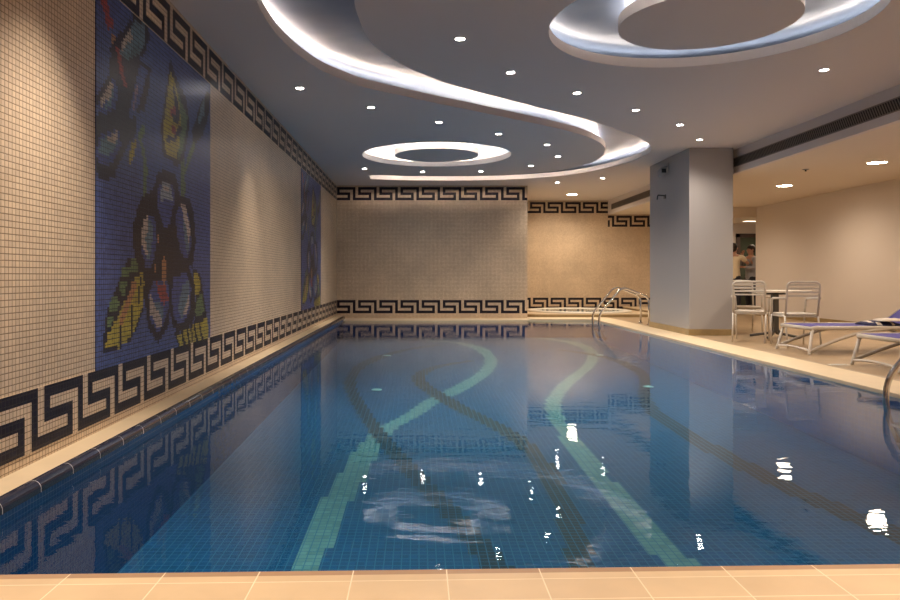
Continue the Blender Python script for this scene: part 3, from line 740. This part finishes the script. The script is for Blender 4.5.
ladder(4.0, 14.55, (-.27, .27), 'far polished steel pool ladder beside the pillar')
ladder(3.88, 5.05, (-.27, .27), 'near steel pool ladder cut by the right edge of the photo')

# pool floor inlets
INL = [(-.57, 13.15, 'pale round floor fitting under the water, farther one at left'), (-.56, 9.71, 'pale round floor fitting under the water, nearer one at left'),
       (3.10, 9.94, 'pale round floor fitting under the water, near the pillar reflection'), (3.25, 13.2, 'pale round floor fitting under the water near the far ladder')]
for i, (x, y, lb) in enumerate(INL):
    mb = MB(); mb.lathe([(.07, 0), (.07, .006), (.055, .012), (.02, .012), (.0001, .008)], seg=24)
    o = mb.build('floor_inlet', M['inlet']); o.location = (x, y, zfloor(y)+.001); tag(o, lb, 'pool inlet', 'round inlets in the pool floor')

# ------------------------------------------------------------------ whirlpool in the alcove
t = thing('whirlpool_tub', (4.0, 18.4, 0), 'low round whirlpool tub set in a stone platform in the far alcove', 'whirlpool')
mb = MB()
def rrect(x0, x1, y0, y1, r, n=8):
    out = []
    for cx, cy, a0 in ((x1-r, y0+r, -90), (x1-r, y1-r, 0), (x0+r, y1-r, 90), (x0+r, y0+r, 180)):
        for k in range(n+1):
            a = math.radians(a0+90*k/n); out.append((cx+r*math.cos(a), cy+r*math.sin(a)))
    return out
def prism(mb, P, z0, z1, mi=0):
    n = len(P); mb.raw([(x, y, z0) for x, y in P]+[(x, y, z1) for x, y in P],
                       [tuple(reversed(range(n))), tuple(range(n, 2*n))]+[(i, (i+1) % n, n+(i+1) % n, n+i) for i in range(n)], mi)
prism(mb, rrect(-1.52, 1.5, -1.42, 1.58, .35), 0, .07); mb.build('platform', M['ledge'], t)
mb = MB(); prism(mb, rrect(-1.54, 1.52, -1.44, 1.59, .36), .0, .052); mb.build('skirt', M['marble_brown'], t)
mb = MB(); mb.lathe([(1.28, .07), (1.28, .095), (1.24, .11), (1.12, .11), (1.08, .10), (1.08, .072)], seg=64); mb.build('rim', M['white'], t)
mb = MB(); mb.poly([(1.085*math.cos(2*PI*i/48), 1.085*math.sin(2*PI*i/48), .092) for i in range(48)]); mb.build('tub_water', M['tubwater'], t, fix=False)
t = thing('stone_step', (5.95, 18.4, 0), 'low brown stone step right of the whirlpool platform', 'step')
mb = MB(); mb.box(-.40, .9, -.9, 1.58, 0, .10); mb.build('step_block', M['marble_brown'], t, bevel=.01)
mb = MB(); mb.box(-.42, .9, -.92, 1.58, .10, .12); mb.build('tread', M['ledge'], t, bevel=.005)

# ------------------------------------------------------------------ garden chairs (facing +y)
def make_chair():
    t = bpy.data.objects.new('armchair', None); COL.objects.link(t)
    W = .21
    # backrest: one bent tube with slats
    mb = MB()
    fr = rounded([(-W, -.20, .42), (-W, -.27, .87), (W, -.27, .87), (W, -.20, .42)], .07, 6)
    mb.tube(fr, .015, 10, r2=.013); mb.build('backrest_frame', M['offwhite'], t)
    for z in (.832, .785, .735, .685):
        mb = MB(); y = -.20-.07*(z-.42)/.45; bow = .02
        pts = [(x, y-bow*(1-(x/W)**2), z) for x in [W*(-1+2*k/8) for k in range(9)]]
        # flat slat
        v = []
        for p in pts:
            v += [(p[0], p[1]-.006, p[2]-.011), (p[0], p[1]+.006, p[2]-.011), (p[0], p[1]+.006, p[2]+.011), (p[0], p[1]-.006, p[2]+.011)]
        f = [(4*i+a, 4*i+(a+1) % 4, 4*i+4+(a+1) % 4, 4*i+4+a) for i in range(8) for a in range(4)]+[(3, 2, 1, 0), (32, 33, 34, 35)]
        mb.raw(v, f); mb.build('slat', M['offwhite'], t)
    mb = MB(); prism(mb, rrect(-W+.004, W-.004, -.21, .24, .05), .425, .450); mb.build('seat', M['offwhite'], t, bevel=.006)
    for s in (-1, 1):
        mb = MB(); mb.tube(rounded([(s*(W+.012), .23, 0), (s*(W+.012), .20, .44)], .02), .012, 8); mb.build('leg', M['offwhite'], t)
        mb = MB(); mb.tube([(s*(W+.005), -.29, 0), (s*(W+.005), -.19, .44)], .013, 8); mb.build('leg', M['offwhite'], t)
        mb = MB(); mb.tube(rounded([(s*(W+.012), .20, .43), (s*(W+.022), .17, .645), (s*(W+.018), -.235, .655)], .05), .015, 8); mb.build('armrest', M['offwhite'], t)
    mb = MB(); mb.tube([(-W, .20, .41), (W, .20, .41)], .011, 8); mb.tube([(-W, -.19, .41), (W, -.19, .41)], .011, 8)
    mb.tube([(-W, -.19, .41), (-W, .20, .41)], .011, 8); mb.tube([(W, -.19, .41), (W, .20, .41)], .011, 8); mb.build('seat_frame', M['offwhite'], t)
    return t
ch = make_chair()
CH = [(5.10, 9.98, math.radians(-3), 'offwhite slatted armchair nearest the sun loungers, right front of the table'),
      (4.84, 10.72, math.radians(-30), 'offwhite slatted armchair between the pillar and the table, back to the camera'),
      (5.46, 12.35, math.radians(172), 'offwhite armchair half hidden by the pillar, facing the camera')]
for i, (x, y, rz, lb) in enumerate(CH):
    o = ch if i == 0 else copy_tree(ch)
    o.location = (x, y, 0); o.rotation_euler = (0, 0, rz); tag(o, lb, 'chair', 'slatted armchairs around the table')
# table
t = thing('pedestal_table', (5.47, 11.3, 0), 'white square cafe table with a dark pedestal between the armchairs', 'table', rz=math.radians(4))
mb = MB(); prism(mb, rrect(-.38, .38, -.38, .38, .05), .70, .73); mb.build('tabletop', M['white'], t, bevel=.006)
mb = MB(); mb.box(-.045, .045, -.045, .045, .10, .69); mb.build('pedestal', M['greymetal'], t, bevel=.012)
mb = MB(); mb.box(-.16, .16, -.03, .03, .665, .70); mb.box(-.03, .03, -.16, .16, .665, .70); mb.build('top_bracket', M['greymetal'], t)
for k in range(4):
    a = PI/4+k*PI/2; mb = MB(); mb.tube(rounded([(.02*math.cos(a), .02*math.sin(a), .16), (.08*math.cos(a), .08*math.sin(a), .07), (.36*math.cos(a), .36*math.sin(a), .022)], .06), .02, 8)
    mb.build('foot', M['greymetal'], t)

# ------------------------------------------------------------------ sun loungers (foot end at local x=0, long axis +x)
def make_lounger():
    t = bpy.data.objects.new('sun_lounger', None); COL.objects.link(t)
    Wd = .33; H = .32; Ln = 1.95
    for s in (-1, 1):
        y = s*Wd
        mb = MB(); mb.tube(rounded([(.0, y, H-.01), (.06, y, H), (Ln-.06, y, H), (Ln, y, H-.01)], .03), .016, 8, r2=.026); mb.build('side_rail', M['offwhite'], t)
        mb = MB(); mb.tube([(.03, y, H-.02), (-.03, y*1.12, .02), (-.035, y*1.13, .0)], .018, 8); mb.build('leg', M['offwhite'], t)
        mb = MB()
        arc = [(-.02+1.0*(k/12), y*(1.12-.12*k/12), .045+(H-.06)*math.sin(k/12*PI/2)) for k in range(13)]
        mb.tube(arc, .014, 8, r2=.020); mb.build('curved_brace', M['offwhite'], t)
        mb = MB(); mb.tube([(Ln-.25, y, H-.02), (Ln-.12, y*1.1, .0)], .018, 8); mb.build('leg', M['offwhite'], t)
        mb = MB()
        arc = [(Ln-.13-.65*(k/12), y*(1.1-.1*k/12), .045+(H-.06)*math.sin(k/12*PI/2)) for k in range(13)]
        mb.tube(arc, .014, 8, r2=.020); mb.build('curved_brace', M['offwhite'], t)
    mb = MB(); mb.tube([(-.02, -Wd*1.10+2*Wd*1.10*k/8, .05+.02*math.sin(k/8*PI)) for k in range(9)], .015, 8); mb.build('foot_crossbar', M['offwhite'], t)
    mb = MB(); mb.tube([(.01, -Wd, H-.005), (.01, Wd, H-.005)], .017, 8, r2=.024); mb.build('foot_rail', M['offwhite'], t)
    mb = MB(); mb.tube([(Ln, -Wd, H-.01), (Ln, Wd, H-.01)], .017, 8); mb.build('head_rail', M['offwhite'], t)
    mb = MB(); mb.box(.03, 1.30, -Wd+.012, Wd-.012, H+.012, H+.020); mb.build('seat_sling', M['sling'], t)
    q = Matrix.Translation((1.30, 0, H+.015)) @ Matrix.Rotation(math.radians(-36), 4, 'Y')
    mb = MB(); mb.box(.0, .74, -Wd+.03, Wd-.03, -.004, .004, mat=q); mb.build('backrest_sling', M['sling'], t)
    mb = MB()
    pts = rounded([(0, -Wd+.03, 0), (.76, -Wd+.03, 0), (.76, Wd-.03, 0), (0, Wd-.03, 0)], .06)
    mb.tube([q @ p for p in pts], .015, 8); mb.build('backrest_frame', M['offwhite'], t)
    mb = MB(); mb.tube([q @ Vector((.45, 0, -.01)), (1.78, 0, H)], .010, 8); mb.tube([(1.78, -Wd, H), (1.78, Wd, H)], .010, 8); mb.build('backrest_prop', M['offwhite'], t)
    return t
lg = make_lounger()
LG = [(4.70, 9.19, math.radians(2), 'white framed sun lounger with violet sling, farther one carrying folded towels'),
      (4.68, 7.50, math.radians(2), 'white framed sun lounger with violet sling, nearer the camera at the right edge')]
for i, (x, y, rz, lb) in enumerate(LG):
    o = lg if i == 0 else copy_tree(lg)
    o.location = (x, y, 0); o.rotation_euler = (0, 0, rz); tag(o, lb, 'sun lounger', 'sun loungers along the pool')
# towels on the far lounger
def cloth(name, cx, cy, lx, ly, h, z, mats, seed, parent=None, stripe=None):
    rnd = random.Random(seed); nx, ny = 28, 20; mb = MB(); ph = [rnd.uniform(0, 6) for _ in range(6)]
    def zz(u, v):
        e = min(1, 6*min(u, 1-u, v, 1-v)+.05)
        w = .5+.5*(math.sin(u*9+ph[0]+v*3)*.5+math.sin(v*11+ph[1]-u*4)*.35+math.sin((u+v)*17+ph[2])*.15)
        return h*(e**.5)*(.62+.38*w)
    P = [[(cx+(i/nx-.5)*lx*(1+.05*math.sin(j*.8+ph[3])), cy+(j/ny-.5)*ly*(1+.06*math.sin(i*.6+ph[4])), z+zz(i/nx, j/ny)) for j in range(ny+1)] for i in range(nx+1)]
    for i in range(nx):
        for j in range(ny):
            mi = stripe(i/nx, j/ny) if stripe else 0
            mb.quad(P[i][j], P[i+1][j], P[i+1][j+1], P[i][j+1], mi, True)
    e = [P[i][0] for i in range(nx+1)]+[P[nx][j] for j in range(1, ny+1)]+[P[i][ny] for i in range(nx-1, -1, -1)]+[P[0][j] for j in range(ny-1, 0, -1)]
    for a, b_ in zip(e, e[1:]+e[:1]): mb.quad(a, b_, (b_[0], b_[1], z), (a[0], a[1], z), 0, False)
    mb.poly([(p[0], p[1], z) for p in reversed(e)], 0)
    return mb.build(name, mats, parent)
ZT = .341
o = cloth('folded_towel', 5.70, 9.12, .36, .40, .055, ZT, [M['towel_navy'], M['towel_white']], 4, stripe=lambda u, v: 1 if (.12 < u < .30 or .62 < u < .70) else 0)
tag(o, 'folded navy towel with pale stripes lying on the farther sun lounger', 'towel')
o = cloth('white_towel', 5.76, 8.98, .30, .22, .035, ZT+.062, [M['towel_white']], 9)
o.location.z = 0; tag(o, 'crumpled white cloth lying on top of the navy towel', 'cloth')
# white drain strip on the deck
t = thing('floor_drain', (4.49, 7.86, 0), 'small white drain cover in the deck beside the near lounger', 'drain')
mb = MB(); mb.box(-.10, .10, -.05, .05, 0, .004); mb.build('cover', M['white'], t)
mb = MB(); mb.box(-.085, .085, -.006, .006, .004, .006); mb.build('slot', M['cam_grey'], t)
# ------------------------------------------------------------------ people in the lobby
def skin_mesh(name, nodes, edges, mat, parent, sub=2, root=0):
    me = bpy.data.meshes.new(name); me.from_pydata([n[0] for n in nodes], edges, [])
    o = bpy.data.objects.new(name+'_tmp', me); COL.objects.link(o)
    md = o.modifiers.new('skin', 'SKIN'); md.use_smooth_shade = True
    for i, n in enumerate(nodes):
        r = n[1] if isinstance(n[1], tuple) else (n[1], n[1])
        me.skin_vertices[0].data[i].radius = r
    me.skin_vertices[0].data[root].use_root = True
    s = o.modifiers.new('sub', 'SUBSURF'); s.levels = sub; s.render_levels = sub
    bpy.context.view_layer.update()
    m2 = bpy.data.meshes.new_from_object(o.evaluated_get(bpy.context.evaluated_depsgraph_get()))
    bpy.data.objects.remove(o); m2.name = name
    for p in m2.polygons: p.use_smooth = True
    m2.materials.clear(); m2.materials.append(mat)
    r = bpy.data.objects.new(name, m2); COL.objects.link(r); r.parent = parent
    return r
def ellipsoid(mb, c, r, seg=20, rings=12, mi=0):
    v = []; f = []
    for i in range(rings+1):
        th = PI*i/rings
        for k in range(seg):
            a = 2*PI*k/seg; v.append((c[0]+r[0]*math.sin(th)*math.cos(a), c[1]+r[1]*math.sin(th)*math.sin(a), c[2]+r[2]*math.cos(th)))
    for i in range(rings):
        for k in range(seg): f.append((i*seg+k, i*seg+(k+1) % seg, (i+1)*seg+(k+1) % seg, (i+1)*seg+k))
    mb.raw(v, f, mi, True)
def person(loc, rz, label, shirt, arms, s=1.0):
    """figure facing local +y; arms = two lists of shoulder>elbow>wrist points (left, right)"""
    t = thing('person', loc, label, 'person', 'people standing in the lobby', rz)
    t.scale = (s, s, s)
    N = [((0, 0, .96), (.138, .10)), ((0, 0, 1.12), (.118, .090)), ((0, .01, 1.30), (.155, .105)), ((0, 0, 1.43), (.12, .085)), ((0, 0, 1.50), .055),
         ((0, .015, 1.56), (.068, .075)), ((0, .02, 1.64), (.078, .095)), ((0, .01, 1.72), (.062, .075))]
    E_ = [(i, i+1) for i in range(7)]
    for sd in (-1, 1):
        b0 = len(N)
        N += [((sd*.09, 0, .86), .088), ((sd*.10, .01, .50), .058), ((sd*.105, -.02, .30), .052), ((sd*.11, -.02, .08), .036), ((sd*.115, .10, .035), (.035, .03))]
        E_ += [(0, b0), (b0, b0+1), (b0+1, b0+2), (b0+2, b0+3), (b0+3, b0+4)]
    for arm in arms:
        b0 = len(N); A = [Vector(p) for p in arm]
        N += [(tuple(A[0]), .052), (tuple((A[0]+A[1])/2), .047), (tuple(A[1]), .040), (tuple((A[1]+A[2])/2), .036), (tuple(A[2]), .026)]
        d = (A[2]-A[1]).normalized(); side = d.cross(Vector((0, 0, 1)))
        side = side.normalized() if side.length > .1 else Vector((1, 0, 0))
        palm = A[2]+d*.06; N.append((tuple(palm), (.030, .022)))
        E_ += [(3, b0)]+[(b0+i, b0+i+1) for i in range(5)]
        for k, (o_, ln) in enumerate(((-.026, .075), (-.009, .085), (.009, .08), (.026, .062))):
            i0 = len(N); N += [(tuple(palm+d*.035+side*o_), .0095), (tuple(palm+d*(.035+ln*.55)+side*o_*1.1+Vector((0, 0, -.008))), .0085), (tuple(palm+d*(.035+ln)+side*o_*1.1+Vector((0, 0, -.022))), .0075)]
            E_ += [(b0+5, i0), (i0, i0+1), (i0+1, i0+2)]
        i0 = len(N); N += [(tuple(A[2]+d*.035+side*.035), .0105), (tuple(A[2]+d*.075+side*.058), .0095)]
        E_ += [(b0+5, i0), (i0, i0+1)]
    skin_mesh('body', N, E_, M['skin'], t)
    # clothes
    S = [((0, 0, .83), (.185, .145)), ((0, 0, .95), (.172, .130)), ((0, 0, 1.12), (.150, .118)), ((0, .01, 1.30), (.172, .122)), ((0, 0, 1.42), (.14, .10)), ((0, 0, 1.475), (.07, .065))]
    SE = [(0, 1), (1, 2), (2, 3), (3, 4), (4, 5)]
    for arm in arms:
        b0 = len(S); A = [Vector(p) for p in arm]
        S += [(tuple(A[0]), .070), (tuple(A[0]+(A[1]-A[0])*.65), .062)]; SE += [(4, b0), (b0, b0+1)]
        if shirt == 'grey':
            S += [(tuple(A[1]), .054), (tuple(A[1]+(A[2]-A[1])*.85), .040)]; SE += [(b0+1, b0+2), (b0+2, b0+3)]
    skin_mesh('shirt', S, SE, M['shirt_white'] if shirt == 'white' else M['shirt_grey'], t)
    Tn = [((0, 0, 1.04), (.165, .128)), ((0, 0, .90), (.168, .130))]; TE = [(0, 1)]
    for sd in (-1, 1):
        b0 = len(Tn); Tn += [((sd*.09, 0, .80), .108), ((sd*.10, .01, .50), .080), ((sd*.108, -.02, .08), .064)]; TE += [(1, b0), (b0, b0+1), (b0+1, b0+2)]
    skin_mesh('trousers', Tn, TE, M['trousers'], t)
    mb = MB(); ellipsoid(mb, (0, -.012, 1.685), (.088, .105, .095)); ellipsoid(mb, (0, -.05, 1.63), (.078, .065, .08)); mb.build('hair', M['hair'], t, fix=False)
    mb = MB(); ellipsoid(mb, (0, .118, 1.625), (.014, .018, .022), 10, 8); mb.build('nose', M['skin'], t, fix=False)
    for sd in (-1, 1): mb = MB(); ellipsoid(mb, (sd*.082, .015, 1.635), (.012, .02, .03), 10, 8); mb.build('ear', M['skin'], t, fix=False)
    for sd in (-1, 1):
        mb = MB(); ellipsoid(mb, (sd*.030, .094, 1.655), (.011, .008, .007), 10, 8); mb.build('eye', M['hair'], t, fix=False)
        mb = MB(); ellipsoid(mb, (sd*.115, .06, .045), (.05, .135, .044), 16, 10); mb.build('shoe', M['shoe'], t, fix=False)
    mb = MB(); ellipsoid(mb, (0, .108, 1.583), (.024, .008, .006), 10, 8); mb.build('mouth', M['skin'], t, fix=False)
    return t
# person in pale t-shirt: back half turned to us, right arm reaching to the other
person((7.86, 18.35, 0), math.radians(-35), 'person in a pale t-shirt and dark trousers, back turned, reaching out an arm', 'white',
       ([(-.19, 0, 1.42), (-.25, .02, 1.14), (-.22, .18, .94)], [(.19, .01, 1.42), (.30, .14, 1.26), (.20, .40, 1.34)]))
person((8.38, 18.55, 0), math.radians(105), 'person in a grey long-sleeved top beside the lobby door, one arm raised', 'grey',
       ([(-.19, 0, 1.42), (-.24, .10, 1.18), (-.10, .32, 1.20)], [(.19, .0, 1.42), (.24, .14, 1.22), (.08, .20, 1.50)]), .98)

# ------------------------------------------------------------------ world, camera, colour
w = bpy.data.worlds.new('world'); sc.world = w; w.use_nodes = True
w.node_tree.nodes['Background'].inputs['Color'].default_value = (.02, .02, .025, 1)
w.node_tree.nodes['Background'].inputs['Strength'].default_value = 1
LEDM.node_tree.nodes['Principled BSDF'].inputs['Emission Strength'].default_value = 42
cam = bpy.data.cameras.new('camera'); cam.sensor_width = 36; cam.lens = 735/900*36
cam.shift_x = 31/900; cam.shift_y = -24/900; cam.clip_start = .05
co = bpy.data.objects.new('camera', cam); COL.objects.link(co); co.location = (0, 0, .95); co.rotation_euler = (PI/2, 0, 0)
sc.camera = co
vs = sc.view_settings; vs.view_transform = 'Standard'; vs.look = 'None'; vs.exposure = 0.5; vs.gamma = 1; vs.use_curve_mapping = False
cy = sc.cycles
cy.use_denoising = True; cy.max_bounces = 8; cy.diffuse_bounces = 4; cy.glossy_bounces = 4; cy.transparent_max_bounces = 12
cy.sample_clamp_indirect = 4; cy.caustics_reflective = False; cy.caustics_refractive = False
